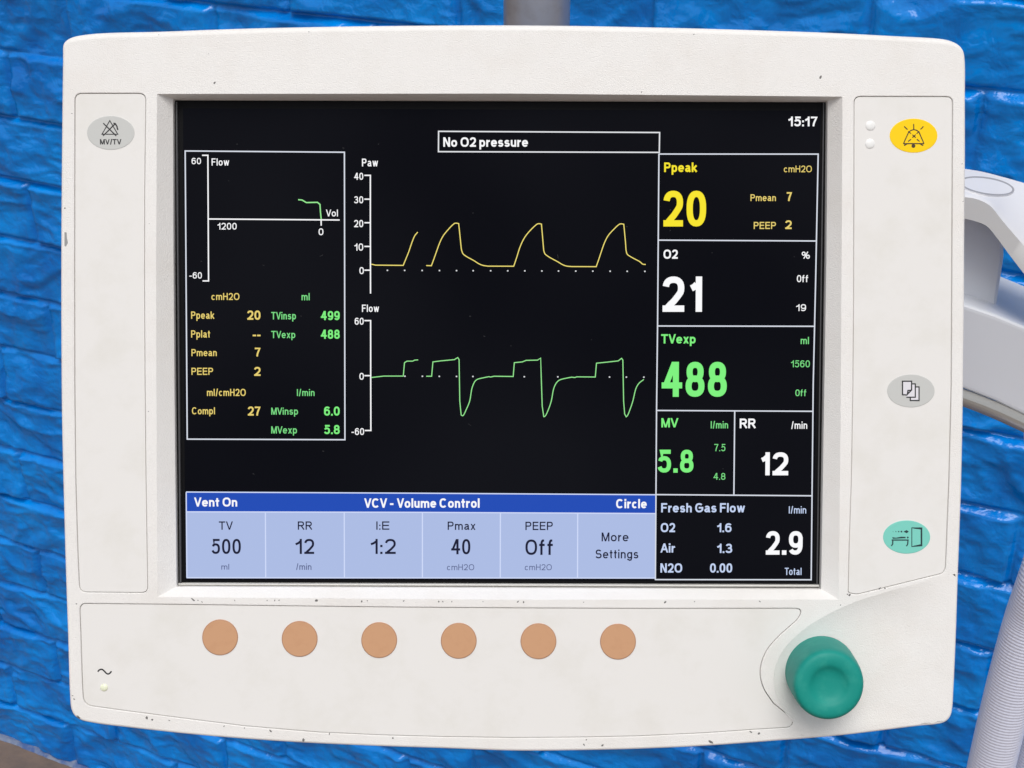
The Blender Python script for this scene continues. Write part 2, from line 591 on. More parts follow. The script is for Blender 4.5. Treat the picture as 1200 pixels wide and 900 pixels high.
def make_wall():
    s = np.arange(-1.0, 2.4, .0038); z = np.arange(0.0, 1.75, .0021)
    Sg, Zg = np.meshgrid(s, z)
    BH, BL = .077, .19
    # courses wander a little
    zz = Zg + .0012 * fbm(Sg * 6, Zg * 6, 2, 90)
    ss = Sg + .0015 * fbm(Sg * 7, Zg * 7, 2, 95)
    row = np.floor(zz / BH)
    fz = zz - row * BH
    off = np.where(row % 2 == 0, .257 - .098, .257)       # row 13 (z 1.00-1.08): .159
    off = np.where(row % 2 == 1, .159, .257)
    q = (ss - off) / BL
    col = np.floor(q)
    fs = (q - col) * BL
    # each brick's upper edge is shaped wider, to catch light as a bright line
    dz = np.minimum(fz / .0036, (BH - fz) / .0075); ds = np.minimum(fs / .0036, (BL - fs) / .007)
    edge = np.clip(np.minimum(dz, ds), 0, 1) ** .8
    # every brick has its own tilt and its own crumple
    hb = np.sin(row * 12.9898 + col * 78.233) * 43758.5453
    hb = hb - np.floor(hb)
    hc = np.sin(row * 39.346 + col * 11.135) * 24634.63
    hc = hc - np.floor(hc)
    warp = fbm(Sg * 9, Zg * 9, 3, 20) * .5
    u = Sg * 10 + hb * 37 + warp; v = Zg * 15 + hc * 29 + warp
    big = fbm(u, v, 4, 40)
    rid = fbm(u * 1.3 + 5, v * 1.3, 4, 60, True)
    cr = fbm(u * 3.1, v * 3.1, 3, 33, True)
    h = edge * .0062 + edge * edge * ((.0052 * big + .0058 * rid + .0016 * cr) + (hb - .5) * .002 + (fz / BH - .5) * (hc - .5) * .006 + (fs / BL - .5) * (hb - .5) * .006)
    # pressed lip along the upper edge and the end of each brick
    lipw = .6 + .4 * fbm(Sg * 23, Zg * 5, 2, 71)
    h += lipw * .0019 * np.exp(-((BH - fz - .0062) / .0021) ** 2) + lipw * .0010 * np.exp(-((fs - .006) / .0034) ** 2)
    h += .0006 * fbm(Sg * 60, Zg * 60, 2, 77)
    pts = (np.array(W0)[None, None] + Sg[..., None] * np.array(ws) + Zg[..., None] * np.array((0, 0, 1)) + h[..., None] * np.array(wn)).reshape(-1, 3)
    ny, nx = Sg.shape
    idx = np.arange(ny * nx).reshape(ny, nx)
    quads = np.stack([idx[:-1, :-1], idx[:-1, 1:], idx[1:, 1:], idx[1:, :-1]], -1).reshape(-1, 4)
    me = bpy.data.meshes.new('brick_wall')
    me.vertices.add(len(pts)); me.vertices.foreach_set('co', pts.ravel())
    me.loops.add(quads.size); me.loops.foreach_set('vertex_index', quads.ravel())
    me.polygons.add(len(quads)); me.polygons.foreach_set('loop_start', np.arange(0, quads.size, 4))
    me.polygons.foreach_set('use_smooth', np.ones(len(quads), bool))
    me.update(calc_edges=True)
    m = mat('wall_blue', lin(0, 138, 228), 0.15, spec=0.42, speck=(13, .36, .68, lin(0, 106, 194), 1.0))
    t = m.node_tree; b = t.nodes['Principled BSDF']
    tc = [n for n in t.nodes if n.type == 'TEX_COORD'][0]
    n1 = t.nodes.new('ShaderNodeTexNoise'); n1.inputs['Scale'].default_value = 48; n1.inputs['Detail'].default_value = 3; n1.inputs['Distortion'].default_value = .4
    bp = t.nodes.new('ShaderNodeBump'); bp.inputs['Strength'].default_value = 1.0; bp.inputs['Distance'].default_value = .0036
    t.links.new(tc.outputs['Object'], n1.inputs['Vector']); t.links.new(n1.outputs['Fac'], bp.inputs['Height']); t.links.new(bp.outputs['Normal'], b.inputs['Normal'])
    me.materials.append(m)
    o = link('brick_wall', me)
    o['label'] = 'glossy bright blue wall of rough moulded bricks behind the monitor'
    o['category'] = 'wall'
    # backing, so the wall has a thickness of its own
    bm = bmesh.new()
    for a in (-.004, -.15):
        pass
    c = [W0 + ws * s_ + Vector((0, 0, z_)) + wn * d_ for d_ in (-.003, -.15) for s_, z_ in ((-1, 0), (2.39, 0), (2.39, 1.74), (-1, 1.74))]
    V = [bm.verts.new(p) for p in c]
    for f in ((0, 1, 2, 3), (7, 6, 5, 4), (0, 4, 5, 1), (1, 5, 6, 2), (2, 6, 7, 3), (3, 7, 4, 0)):
        bm.faces.new([V[i] for i in f])
    build('wall_backing', bm, mat('wall_block', (.3, .3, .3, 1), .9), o, None)
    # pale chipped edge where the paint meets the floor
    bm = bmesh.new()
    A, B, T = [], [], []
    n = 500
    for i in range(n + 1):
        s_ = -1 + 3.39 * i / n
        k = .0015 + .001 * math.sin(s_ * 40) + .0015 * random.random()
        hgt = .004 + .0012 * random.random()
        A.append(W0 + ws * s_ + wn * .008 + Vector((0, 0, hgt)))
        B.append(W0 + ws * s_ + wn * (.008 + k) + Vector((0, 0, hgt * .6)))
        T.append(W0 + ws * s_ + wn * (.012 + k) + Vector((0, 0, .0005)))
    rings(bm, [[p - wn * .008 for p in A], A, B, T], 0, False, flip=True)
    build('paint_edge', bm, mat('paint_edge', lin(120, 130, 150), .7, speck=(40, .42, .58, lin(50, 84, 140), .9)), o, 40)


make_wall()

bm = bmesh.new()
V = [bm.verts.new(p) for p in ((-15, -15, 0), (15, -15, 0), (15, 15, 0), (-15, 15, 0))]
bm.faces.new(V)
fl = build('floor', bm, mat('concrete', lin(134, 112, 95), .8, bump=(60, .5, .004), speck=(9, .35, .7, lin(98, 86, 78), .9)), None, None, kind='structure')

# ================================================================== THE MONITOR
mon = thing('ventilator_monitor', 'white ventilator monitor with lit waveform screen, orange round keys and green knob', 'monitor', MON)

OUT = [(74.3, 66), (74.3, 56), (75.2, 51.5), (78, 47.3), (83, 44), (90, 41.8), (100, 40.2), (112, 38.9), (130, 37.9), (187, 36.6), (250, 34.2), (300, 32.6), (375, 31), (425, 30.2), (500, 29.4), (590, 29.1), (675, 29.8), (750, 31.2), (825, 33), (900, 35.3), (975, 38), (1050, 41.8), (1080, 43.3), (1100, 44.7), (1112, 46.8), (1122, 51.5), (1127.5, 58), (1129.8, 67), (1130.3, 120), (1130.3, 200), (1129.6, 280), (1129.3, 350), (1128.2, 450), (1127.2, 510), (1125.8, 570), (1124.8, 600), (1122, 675), (1119.5, 750), (1117, 805), (1115.4, 830), (1113.5, 838), (1109.5, 843.5), (1104, 846.6), (1096, 848.3), (1075, 850.3), (987, 861), (900, 868.2), (825, 873.6), (750, 877), (675, 878.8), (600, 879.2), (525, 876.5), (450, 874), (375, 870.8), (300, 866.2), (225, 860), (150, 851.8), (112, 847), (95, 843), (88, 838), (84, 830), (82.5, 815), (80, 737), (77.8, 675), (75, 575), (73, 487), (72.3, 400), (72.2, 300), (72.8, 200), (73.6, 120)]
outpx = catmull(OUT, 6)
zr = -.0012
outl = ccw([L(p.x, p.y, zr) for p in outpx])
nn = normals2(outl)
rad = [.0010 + .0014 * max(0, n.y) ** 2 for n in nn]
FR = offset(outl, [-r for r in rad])                  # edge of the flat face

PANEL_L = rounded([(87.3, 109, 9), (171, 109, 9), (169.7, 225, 0), (169.5, 337, 0), (170.2, 450, 0), (171.3, 562, 0), (173.3, 695, 8), (92.8, 694.3, 9), (90.5, 640, 0), (88.3, 562, 0), (87.1, 450, 0), (86.9, 337, 0), (87, 225, 0)])
PANEL_R = rounded([(1000.8, 112.6, 8), (1116.8, 112.8, 8), (1116.4, 225, 0), (1115.3, 450, 0), (1112.6, 562, 0), (1108.3, 671.5, 8), (1003.5, 697.3, 5), (993.8, 694.8, 3), (995, 640, 0), (997.6, 562, 0), (999.4, 450, 0), (1000.2, 337, 0)])
PANEL_B = rounded([(93, 707, 8), (225, 708.3, 0), (300, 709.4, 0), (450, 711.2, 0), (600, 712.3, 0), (750, 712.9, 0), (942.5, 712.7, 11), (934.7, 726.7, 4)]
                  + [(p.x, p.y, 0) for p in catmull([Vector(q_) for q_ in ((914.7, 744), (898.7, 762.7), (891.4, 785.3), (894.7, 805), (906.7, 824))], 5, False)]
                  + [(920, 834.7, 0), (932.5, 846, 8), (925, 852.8, 3), (880, 855.7, 0), (825, 859.5, 0), (750, 863, 0), (675, 864.6, 0), (600, 865, 0), (525, 864, 0), (450, 862, 0), (375, 858.7, 0), (287, 851.3, 0), (225, 843.5, 0), (150, 833.8, 0), (97.5, 826.5, 11), (96, 800, 0), (94.4, 750, 0)])


def dedupe(p, eps=.25):
    out = []
    for q in p:
        if not out or (q - out[-1]).length > eps:
            out.append(q)
    if (out[0] - out[-1]).length <= eps:
        out.pop()
    return out


def floop(pxs, z=0.0):
    return ccw([L(p[0], p[1], z) for p in dedupe([Vector(q[:2]) for q in pxs])])


holes = [floop(p) for p in (PANEL_L, PANEL_R, PANEL_B)]
SCR_OUT = rounded([(184, 110, 1), (600, 109.6, 0), (987.3, 113.2, 1), (986.3, 300, 0), (985, 500, 0), (982.8, 702.6, 1), (600, 702.8, 0), (184.5, 699.8, 1), (183.2, 450, 0), (183, 300, 0)], 2)
SCR_IN = rounded([(202.8, 116, 1), (600, 117, 0), (970, 118.2, 1), (968.5, 300, 0), (965.6, 480, 0), (962.3, 690.6, 1), (600, 689.2, 0), (206.8, 687.6, 1), (204.3, 450, 0), (203.2, 300, 0)], 2)
ZIN = -.005
scr_o = ccw([L(p.x, p.y, 0) for p in SCR_OUT])
scr_i = ccw([L(p.x, p.y, ZIN) for p in SCR_IN])

# the scooped corner round the knob: crease line, then the part of the outline it opens to
crease = catmull([Vector(p) for p in ((1121.0, 672.2), (1109, 675.2), (1083, 682), (1050.7, 690.3), (1029, 696.6), (1000, 706.2), (973, 718.5), (949, 732.5), (930.7, 747.5), (916.5, 764), (908, 784), (906.8, 801), (912.5, 822), (922, 838), (932, 850), (940, 863.2))], 6, False)
crl = [L(p.x, p.y, 0) for p in crease]


def nearest(p):
    return min(range(len(FR)), key=lambda i: (FR[i] - p).length)


i0, i1 = nearest(crl[0]), nearest(crl[-1])
crl[0], crl[-1] = FR[i0].copy(), FR[i1].copy()
# FR runs ccw: from the bottom point i1 to the right-hand point i0 along the corner
arc = []
i = i1
while True:
    arc.append(i)
    if i == i0:
        break
    i = (i + 1) % len(FR)
arcp = [FR[k] for k in arc]                            # from crease end to crease start
# flat face loop: the rest of FR, closed by the crease
rest = []
i = i0
while True:
    rest.append(FR[i])
    if i == i1:
        break
    i = (i + 1) % len(FR)
face = rest + crl[::-1][1:-1]

bm = bmesh.new()
EB = .00028
hole_big = [offset(h, EB) for h in holes]
fill(bm, face, hole_big + [scr_o], 0)
# rounded outer edge and the sides
lp = []
for k in range(7):
    t = math.pi / 2 * k / 6
    off = [-r * (1 - math.sin(t)) if False else -r * (1 - math.cos(t)) for r in rad]
    q = offset(outl, off)
    lp.append([Vector((p.x, p.y, -r + r * math.sin(t))) for p, r in zip(q, rad)])
lp[-1] = [Vector((p.x, p.y, 0)) for p in FR]
back = offset(outl, .0003)
rings(bm, [v3(back, -.022)] + lp, 0)
# recesses for the film panels
for h, hb in zip(holes, hole_big):
    mid = offset(h, EB * .3)
    rings(bm, [v3(h, -.0022), v3(h, -EB), v3(mid, -EB * .3), v3(hb, 0)], 0, flip=True)
# sloping surround of the screen, then down to the glass
rings(bm, [v3(scr_i, -.0085), v3(scr_i, ZIN), v3(scr_o, 0)], 0, flip=True)
# scoop
NC = len(crl)


def resample(pts, n):
    ds = [0]
    for a, b in zip(pts, pts[1:]):
        ds.append(ds[-1] + (b - a).length)
    out = []
    j = 0
    for k in range(n):
        t = ds[-1] * k / (n - 1)
        while j < len(pts) - 2 and ds[j + 1] < t:
            j += 1
        f = (t - ds[j]) / max(1e-12, ds[j + 1] - ds[j])
        out.append(pts[j].lerp(pts[j + 1], f))
    return out


NA = len(arcp)
cr2 = resample(crl[::-1], NA)                          # same direction as arcp, bottom to right
cr2 = [Vector(p) for p in cr2]
DEP = .0030
levels = [0, .004, .01, .018, .028, .042, .06, .085, .12, .17, .24, .33, .45, .6, .78, 1.0]
loops = []
for s_ in levels:
    row = []
    for i in range(NA):
        a, b = cr2[i], arcp[i]
        p = a.lerp(b, s_)
        dist = (b - a).length * s_
        u = min(1, dist / .020)
        wl = 1 - (1 - u) ** 2
        ends = min(1, i / (NA * .22), (NA - 1 - i) / (NA * .30))
        ends = ends * ends * (3 - 2 * ends)
        z = -DEP * wl * ends * (1 - s_) ** 1.3
        row.append(Vector((p.x, p.y, z)))
    loops.append(row)
rings(bm, loops, 0, False, flip=True)
# the strip of flat face between the true crease points and the resampled ones closes by filling with crl
# chips in the paint
chips = [(76, 244, 1.2), (961.5, 90.5, 2.6), (251.5, 97, 1.8), (84.3, 133, .9), (275, 698.7 + 5, .9), (226, 702.6, 2.2), (232, 703.4, 1.0), (313, 703.6, .9), (322, 703.6, 1), (327, 703.4, 1), (371, 703.8, 2), (424, 704.6, 1.6), (430.5, 704, 1), (473, 704.3, 1), (514, 705, 1.6), (519, 705, 1), (529.5, 705, 1), (566, 705, .8), (607, 705, 1.4), (613.5, 705.6, 1.4), (684, 705.6, .9), (779.5, 705.6, 1.6), (814, 705, .9), (890.5, 705, 1.2), (355.5, 867.2, 2.4), (460.5, 864.8, 1.6), (386, 859.9, 1.3), (317, 856.5, 1.8), (172, 841.2, 2.5), (178.5, 843.2, 1.6), (198.5, 844.4, 1.1), (262.5, 851, 1.2), (286.5, 853.2, 1), (684.2, 872.6, 1.8), (687, 867, 1.2), (706, 873.3, 1.9), (833, 869.5, 2.6), (880, 857.6, 1.8), (889, 859.4, 1.8), (85, 815.3, 1), (87, 819.2, 1.1), (1031, 696 - 6.5, 1.4), (1037, 689.6, 1.2), (995.5, 697.2, 1.8), (993, 696.3, 1.2), (237, 708.2 - 2.6, 1.2), (1128.5, 236, .8), (1127.4, 192, .8), (186, 40.5, .7), (362, 37.4, .8), (813, 40.2, .9), (751.8, 109.0 - 1, 1), (244.5, 63, .6), (985, 709, .9), (89.6, 707.5, 1.2), (175, 262, .7), (174, 482, .8)]
for cx, cy, r in chips:
    k = random.randint(6, 9)
    a0 = random.random() * 6
    st = random.uniform(.7, 1.7)
    ang = random.uniform(-.9, .9)
    pts = []
    for j in range(k):
        a = a0 + 2 * math.pi * j / k
        rr = r * random.uniform(.45, .98)
        x, y = rr * math.cos(a) * st, rr * math.sin(a) / st
        pts.append((cx + x * math.cos(ang) - y * math.sin(ang), cy + x * math.sin(ang) + y * math.cos(ang)))
    poly(bm, [L(*p) for p in pts], .00004, 1 if r > .85 else 2)
poly(bm, [L(*p) for p in ((75.6, 272), (78, 272.5), (78.5, 279), (79.6, 284.5), (77.2, 289), (75.6, 288))], .00004, 2)
# scars on the rounded rim
for seg in (((1078, 848.9), (1091, 847.4)), ((1095, 847), (1105, 845.3)), ((89, 838.8), (94, 842.2))):
    (ax, ay), (bx, by) = seg
    pa, pb = L3(ax, ay, .0001), L3(bx, by, .0001)
    d = (pb - pa).normalized(); nr = Vector((-d.y, d.x, 0))
    wdt = .00028 if ax > 500 else .0005
    k = 6
    top, bot = [], []
    for j in range(k + 1):
        p = pa.lerp(pb, j / k)
        ww = wdt * (1 - abs(2 * j / k - 1) ** 3) * random.uniform(.7, 1.1) + .00003
        top.append(p + nr * ww); bot.append(p - nr * ww - Vector((0, 0, .0003)))
    rings(bm, [bot, top], 1, False)
fr = build('front_frame', bm, [M_frame, M_chip, M_chipgrey], mon, 28)

# housing behind
bm = bmesh.new()
b1 = offset(outl, .0003)
b2 = offset(outl, -.003)
c0 = sum(outl, Vector((0, 0))) / len(outl)
b3 = [c0 + (p - c0) * .86 for p in outl]
b4 = [c0 + (p - c0) * .62 for p in outl]
rings(bm, [v3(b4, -.075), v3(b3, -.06), v3(b2, -.026), v3(b1, -.0235), v3(b1, -.0221)], 0)
fill(bm, b4, [], -.075)
rh = build('rear_housing', bm, M_frame, mon, 30)

bm = bmesh.new()
bc = MON.inverted() @ G(629, 330, .667)
for z_ in (0,):
    lps = [[Vector((c0.x + .03 * math.cos(a), c0.y + .05 + .03 * math.sin(a), zz_)) for a in [2 * math.pi * j / 32 for j in range(32)]] for zz_ in (-.13, -.074)]
    rings(bm, lps)
build('mount_bracket', bm, M_frame, mon, 40)

# film panels with their keys
GAPW = .00026
panels = []
for h, nm in zip(holes, ('key_panel', 'key_panel', 'control_panel')):
    bm = bmesh.new()
    plate(bm, offset(h, -GAPW), -.0022, -.00030, .00010)
    panels.append(build(nm, bm, M_panel, mon, 50))
ZP = -.00030


def keyplate(name, parent_mon, px, m, rim=None, thick=.00012, label=None):
    bm = bmesh.new()
    lp = ccw([L(p[0], p[1], ZP) for p in px])
    i1_ = offset(lp, -.00012)
    i2_ = offset(lp, -.00035)
    rings(bm, [v3(lp, ZP - .0001), v3(lp, ZP + thick * .5), v3(i1_, ZP + thick)], 1 if rim else 0)
    rings(bm, [v3(i1_, ZP + thick), v3(i2_, ZP + thick)], 1 if rim else 0)
    fill(bm, i2_, [], ZP + thick, 0)
    o = build(name, bm, [m] + ([rim] if rim else []), parent_mon, 60)
    if label:
        o['label'] = label
    return o


for cx, cy in ((258, 746.8), (351.2, 748.6), (444.4, 750), (537.6, 750.8), (631, 751.3), (724.2, 751.8)):
    keyplate('round_key', mon, ell(cx, cy, 21, 21, 64), M_key, M_keyrim, .00028)

ZI = ZP + .00012 + .00003
# MV/TV key
k = keyplate('oval_key', mon, ell(129.9, 155.6, 27.8, 20, 64), M_grey, None, label='grey oval key marked MV/TV')


def ic(ox, oy, sc, pts):
    return [L(ox + x / sc, oy + y / sc, ZI) for x, y in pts]


PXM = D0 / F
bm = bmesh.new()
q = lambda pts, wd, z=0, cl=False, mi=0: ribbon(bm, ic(OX, OY, SC, pts), wd * PXM, ZI + z, mi, cl)
OX, OY, SC = 95, 125, 15.0
q([(505, 245), (368, 485), (645, 485)], 1.5, 0, True)
q([(390, 290), (620, 515)], 1.4, 2e-6)
q([(610, 290), (388, 512)], 1.4, 4e-6)
q([(570, 288), (605, 305), (630, 345), (645, 410)], 1.6, 6e-6)
lettering(bm, 'MV/TV', 117.2, 142.4, 163.0, 169.3, .20, ZI)
build('printed_symbol', bm, M_ink, k, None)
# alarm key
k = keyplate('oval_key', mon, ell(1070.5, 159, 28, 20, 64), M_yellow, None, label='yellow oval alarm silence key')
bm = bmesh.new()
OX, OY, SC = 1000, 130, 10.909
q([(640, 420), (705, 275), (735, 250), (775, 238), (812, 248), (840, 272), (903, 418)], 1.25)
q([(640, 418), (905, 418)], 1.3, 2e-6)
q([(648, 442), (690, 418)], 1.5, 4e-6); q([(845, 415), (892, 442)], 1.5, 4e-6)
for a, b in (((771, 165), (773, 236)), ((650, 198), (692, 238)), ((895, 198), (860, 236)), ((702, 262), (738, 290)), ((755, 303), (797, 342)), ((812, 362), (846, 390)), ((843, 262), (808, 290)), ((797, 303), (755, 342)), ((738, 362), (700, 390))):
    q([a, b], 1.25, 6e-6)
poly(bm, ic(OX, OY, SC, ell(768, 447, 25, 25, 20)), ZI + 8e-6)
build('printed_symbol', bm, M_inkbrown, k, None)
# pages key
k = keyplate('oval_key', mon, ell(1067.4, 458, 27.8, 19.4, 64), M_grey, None, label='grey oval key with stacked pages symbol')
bm = bmesh.new()
OX, OY, SC = 1030, 430, 16.0
for j, (pp) in enumerate(([(590, 375), (752, 375), (752, 630), (590, 630)], [(520, 318), (682, 318), (682, 568), (515, 568)], [(442, 268), (612, 268), (612, 435), (525, 525), (442, 520)])):
    poly(bm, ic(OX, OY, SC, pp), ZI + j * 1e-5, 1)
q([(690, 375), (752, 375), (752, 630), (588, 630), (588, 578)], 1.4, 3e-5)
q([(625, 318), (682, 318), (682, 568), (515, 568)], 1.4, 3.2e-5)
q([(442, 268), (612, 268), (612, 432), (522, 526), (442, 520)], 1.5, 3.4e-5, True)
q([(608, 438), (545, 442), (535, 510)], 1.6, 3.6e-5)
build('printed_symbol', bm, [M_ink, M_page], k, None)
# bed key
k = keyplate('oval_key', mon, ell(1062.4, 629.3, 27.6, 19.5, 64), M_teal, None, label='teal oval key with bed and door symbol')
bm = bmesh.new()
OX, OY, SC = 1025, 600, 16.0
for x, r in ((345, 6), (398, 10), (450, 13), (503, 17)):
    poly(bm, ic(OX, OY, SC, ell(x, 368, r, r, 12)), ZI)
poly(bm, ic(OX, OY, SC, [(540, 368), (600, 338), (640, 368), (600, 398)]), ZI)
poly(bm, ic(OX, OY, SC, [(330, 472), (400, 482), (500, 462), (580, 466), (580, 492), (340, 502)]), ZI)
poly(bm, ic(OX, OY, SC, ell(620, 478, 18, 18, 14)), ZI)
q([(318, 526), (638, 526)], 1.5, 2e-6)
q([(340, 520), (338, 600), (312, 638)], 1.5, 4e-6); q([(625, 520), (620, 600), (596, 642)], 1.5, 4e-6)
q([(697, 297), (886, 297), (886, 634), (697, 648)], 1.0, 2e-6, True)
poly(bm, ic(OX, OY, SC, [(862, 325), (884, 300), (884, 632), (862, 606)]), ZI + 4e-6)
poly(bm, ic(OX, OY, SC, [(700, 299), (884, 299), (864, 328), (740, 312)]), ZI + 6e-6)
poly(bm, ic(OX, OY, SC, [(700, 646), (884, 632), (864, 604), (740, 630)]), ZI + 6e-6)
build('printed_symbol', bm, M_inkteal, k, None)


def dome(name, cx, cy, rpx, m, hgt, label=None):
    bm = bmesh.new()
    c = L(cx, cy, ZP); r = rpx * PXM
    lps = []
    for k in range(7):
        t = math.pi / 2 * k / 6
        lps.append([Vector((c.x + r * math.cos(t) * math.cos(a), c.y + r * math.cos(t) * math.sin(a), ZP - .0001 + hgt * math.sin(t))) for a in [2 * math.pi * j / 28 for j in range(28)]])
    lps[-1] = [Vector((c.x + r * .02 * math.cos(a), c.y + r * .02 * math.sin(a), ZP - .0001 + hgt)) for a in [2 * math.pi * j / 28 for j in range(28)]]
    rw = rings(bm, lps)
    bm.faces.new(rw[-1])
    o = build(name, bm, m, mon, 80)
    if label:
        o['label'] = label


dome('indicator_light', 1020, 147.3, 6, M_led, .0006)
dome('indicator_light', 1019.4, 168.6, 6, M_led, .0006)
dome('indicator_light', 122, 805.8, 4.6, M_ledg, .0007, 'pale green mains indicator light')
bm = bmesh.new()
OX, OY, SC = 90, 770, 17.14
ZI = ZP + .00003
ribbon(bm, ic(OX, OY, SC, [(p.x, p.y) for p in catmull([Vector(v) for v in ((420, 294), (455, 258), (500, 246), (545, 275), (590, 322), (630, 340), (665, 322), (697, 283))], 4, False)]), 1.7 * PXM, ZI)
build('mains_symbol', bm, M_ink, mon, None)

# knob
bm = bmesh.new()
kb, kr = L(962.2, 787, -.001), 42.6 * PXM
HK = .0215
kf, kf_r = L(971.8, 803.8, HK), 42.0 * PXM * (1 - HK / D0)
prof = [(-.002, 1.0, 0), (.0, 1.0, 0), (.10, 1.0, .1), (.30, .997, .3), (.55, .99, .55), (.76, .98, .75), (.86, .965, .86), (.92, .945, .93), (.957, .915, .97), (.98, .875, .98), (.993, .83, 1), (1.0, .77, 1), (1.002, .70, 1), (1.0, .63, 1), (.994, .575, 1), (.984, .53, 1), (.965, .485, 1), (.943, .43, 1), (.925, .36, 1), (.914, .28, 1), (.908, .18, 1), (.905, .08, 1)]
lps = []
NK = 96
axis = (kf - kb)
for h, rr, tt in prof:
    c = kb + axis * max(0, h if h > 0 else 0)
    rb = kr + (kf_r / .955 - kr) * max(0, h)
    lps.append([Vector((c.x + rb * rr * math.cos(a), c.y + rb * rr * math.sin(a), -.0012 + (HK + .0012) * h)) for a in [2 * math.pi * j / NK for j in range(NK)]])
rw = rings(bm, lps)
bm.faces.new(rw[-1])
build('rotary_knob', bm, M_knob, mon, 60)

# ------------------------------------------------------------------ the display
ZS = -.0080
bm = bmesh.new()
big = ccw([L(p[0], p[1], -.0084) for p in ((196, 108), (978, 108), (972, 700), (198, 700))])
fill(bm, big, [], -.0084)
ribbon(bm, [L(x, y, -.0050) for x, y in ()] or [L(203, 200, -.0083), L(203, 201, -.0083)], .00001, -.0083)
scr = build('display_screen', bm, M_black, mon, None)


def bar(bm, p0, p1, wd, z0, z1, mi=0):
    """raised metal strip with a rounded top"""
    a, b = L(p0[0], p0[1], z1), L(p1[0], p1[1], z1)
    d = (b - a).normalized(); nr = Vector((-d.y, d.x))
    A, B = [], []
    for k in range(9):
        t = math.pi * k / 8
        o = nr * (wd / 2 * math.cos(t)); z = z0 + (z1 - z0) * math.sin(t) ** .6
        A.append(Vector((*(a + o), z))); B.append(Vector((*(b + o), z)))
    rings(bm, [A, B], mi, False, flip=True)
    for E_ in (A, B):
        bm.faces.new([bm.verts.new(p) for p in E_])


bm = bmesh.new()
bar(bm, (206.5, 119.5), (211.2, 684), 2.6 * PXM, ZS, ZS + .0012, 1)
bar(bm, (209, 684.9), (960, 687), 3.6 * PXM, ZS, ZS + .0014, 0)
bar(bm, (965.5, 120), (957.6, 686), 1.8 * PXM, ZS, ZS + .0006, 1)
build('screen_bezel', bm, [M_metal, M_metaldark], scr, 40)
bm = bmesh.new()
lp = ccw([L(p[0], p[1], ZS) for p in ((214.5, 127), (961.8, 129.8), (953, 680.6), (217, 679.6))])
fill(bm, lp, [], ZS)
rd = random.Random(11)
for _ in range(26):                                    # dust and fine scratches lying on the glass
    x, y = rd.uniform(225, 945), rd.uniform(130, 560)
    a = rd.uniform(0, 3.14); l_ = rd.choice((.5, .6, .8, 1.0, 2.2)); w_ = .5 if l_ > 1 else .8
    dx, dy = math.cos(a) * l_, math.sin(a) * l_
    ribbon(bm, [L(x - dx, y - dy, ZS + 3e-5), L(x + dx, y + dy, ZS + 3e-5)], w_ * PXM, ZS + 3e-5, 1)
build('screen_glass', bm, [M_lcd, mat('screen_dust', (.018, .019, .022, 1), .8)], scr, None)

ZT = ZS + .00012


def lines(name, segs, m, wd, z=0.0, label=None, closed=()):
    bm = bmesh.new()
    for i, s_ in enumerate(segs):
        ribbon(bm, [L(x, y, ZT + z) for x, y in s_], wd * PXM, ZT + z + i * 1.5e-6, 0, i in closed)
    o = build(name, bm, m, scr, None)
    if label:
        o['label'] = label
    return o


def sm(*pts):
    return [(p.x, p.y) for p in catmull([Vector(p) for p in pts], 5, False)]


def quad(name, pts, m, z, label=None):
    bm = bmesh.new()
    fill(bm, ccw([L(x, y, ZT + z) for x, y in pts]), [], ZT + z)
    o = build(name, bm, m, scr, None)
    if label:
        o['label'] = label
    return o


LWD = 1.5
lines('message_box', [[(514, 153.9), (773, 155.3), (772.6, 178.6), (513.8, 177.7)]], T_soft, LWD, closed=(0,))
lines('loop_box', [[(217, 176.9), (403.6, 178.4), (404.2, 515.3), (219.4, 514.6)]], T_line, LWD, closed=(0,))
lines('reading_box', [[(771.8, 180.5), (958.8, 180.6), (955.8, 330), (953, 450), (951.6, 581), (950.6, 679.4), (768, 679.2)], [(772.2, 180), (770.6, 380), (769.4, 480), (768, 679.8)], [(771, 281.4), (956.6, 282.4)], [(770.4, 382), (954.6, 382.4)], [(769.4, 481), (952.6, 482)], [(768.4, 579.6), (951.6, 581)], [(861, 481.6), (860, 580)]], T_line, LWD)
lines('loop_axis', [[(236.8, 182), (243.6, 182), (244, 257), (244.4, 329.2), (237.4, 329.2)], [(244, 256.6), (398, 257.8)], [(376.3, 258), (376.4, 264.4)]], T_white, 1.5)
lines('pressure_axis', [[(427, 205.5), (434, 205.5), (434, 260), (434.2, 344)]] + [[(427, y), (434, y)] for y in (233.4, 261, 288.8, 316.6)], T_white, 1.5)
lines('flow_axis', [[(427, 375.7), (434.3, 375.7), (434.4, 440), (434.6, 504.5), (427.5, 504.5)], [(427, 440.2), (434, 440.2)]], T_white, 1.5)
for y0_, xx in ((316.8, (454, 474.2, 494.7, 515, 535, 554.5, 575, 595, 615, 635, 654.5, 674.7, 694.7, 715, 735, 755.7)), (440.8, (474.5, 495, 514.8, 535, 554.2, 614.4, 653.7, 714.3, 734, 754.5))):
    bm = bmesh.new()
    for x in xx:
        ribbon(bm, [L(x - .8, y0_ + (x - 454) * .004, ZT + 3e-5), L(x + .8, y0_ + (x - 454) * .004, ZT + 3e-5)], 1.5 * PXM, ZT + 3e-5)
    build('dotted_line', bm, T_soft, scr, None)
lines('loop_curve', [[(349.4, 234), (354, 234.4), (359, 237.4), (372, 237.1), (375, 239.6), (375.5, 248), (376.4, 257)]], T_grnw, 1.4, 2e-5)
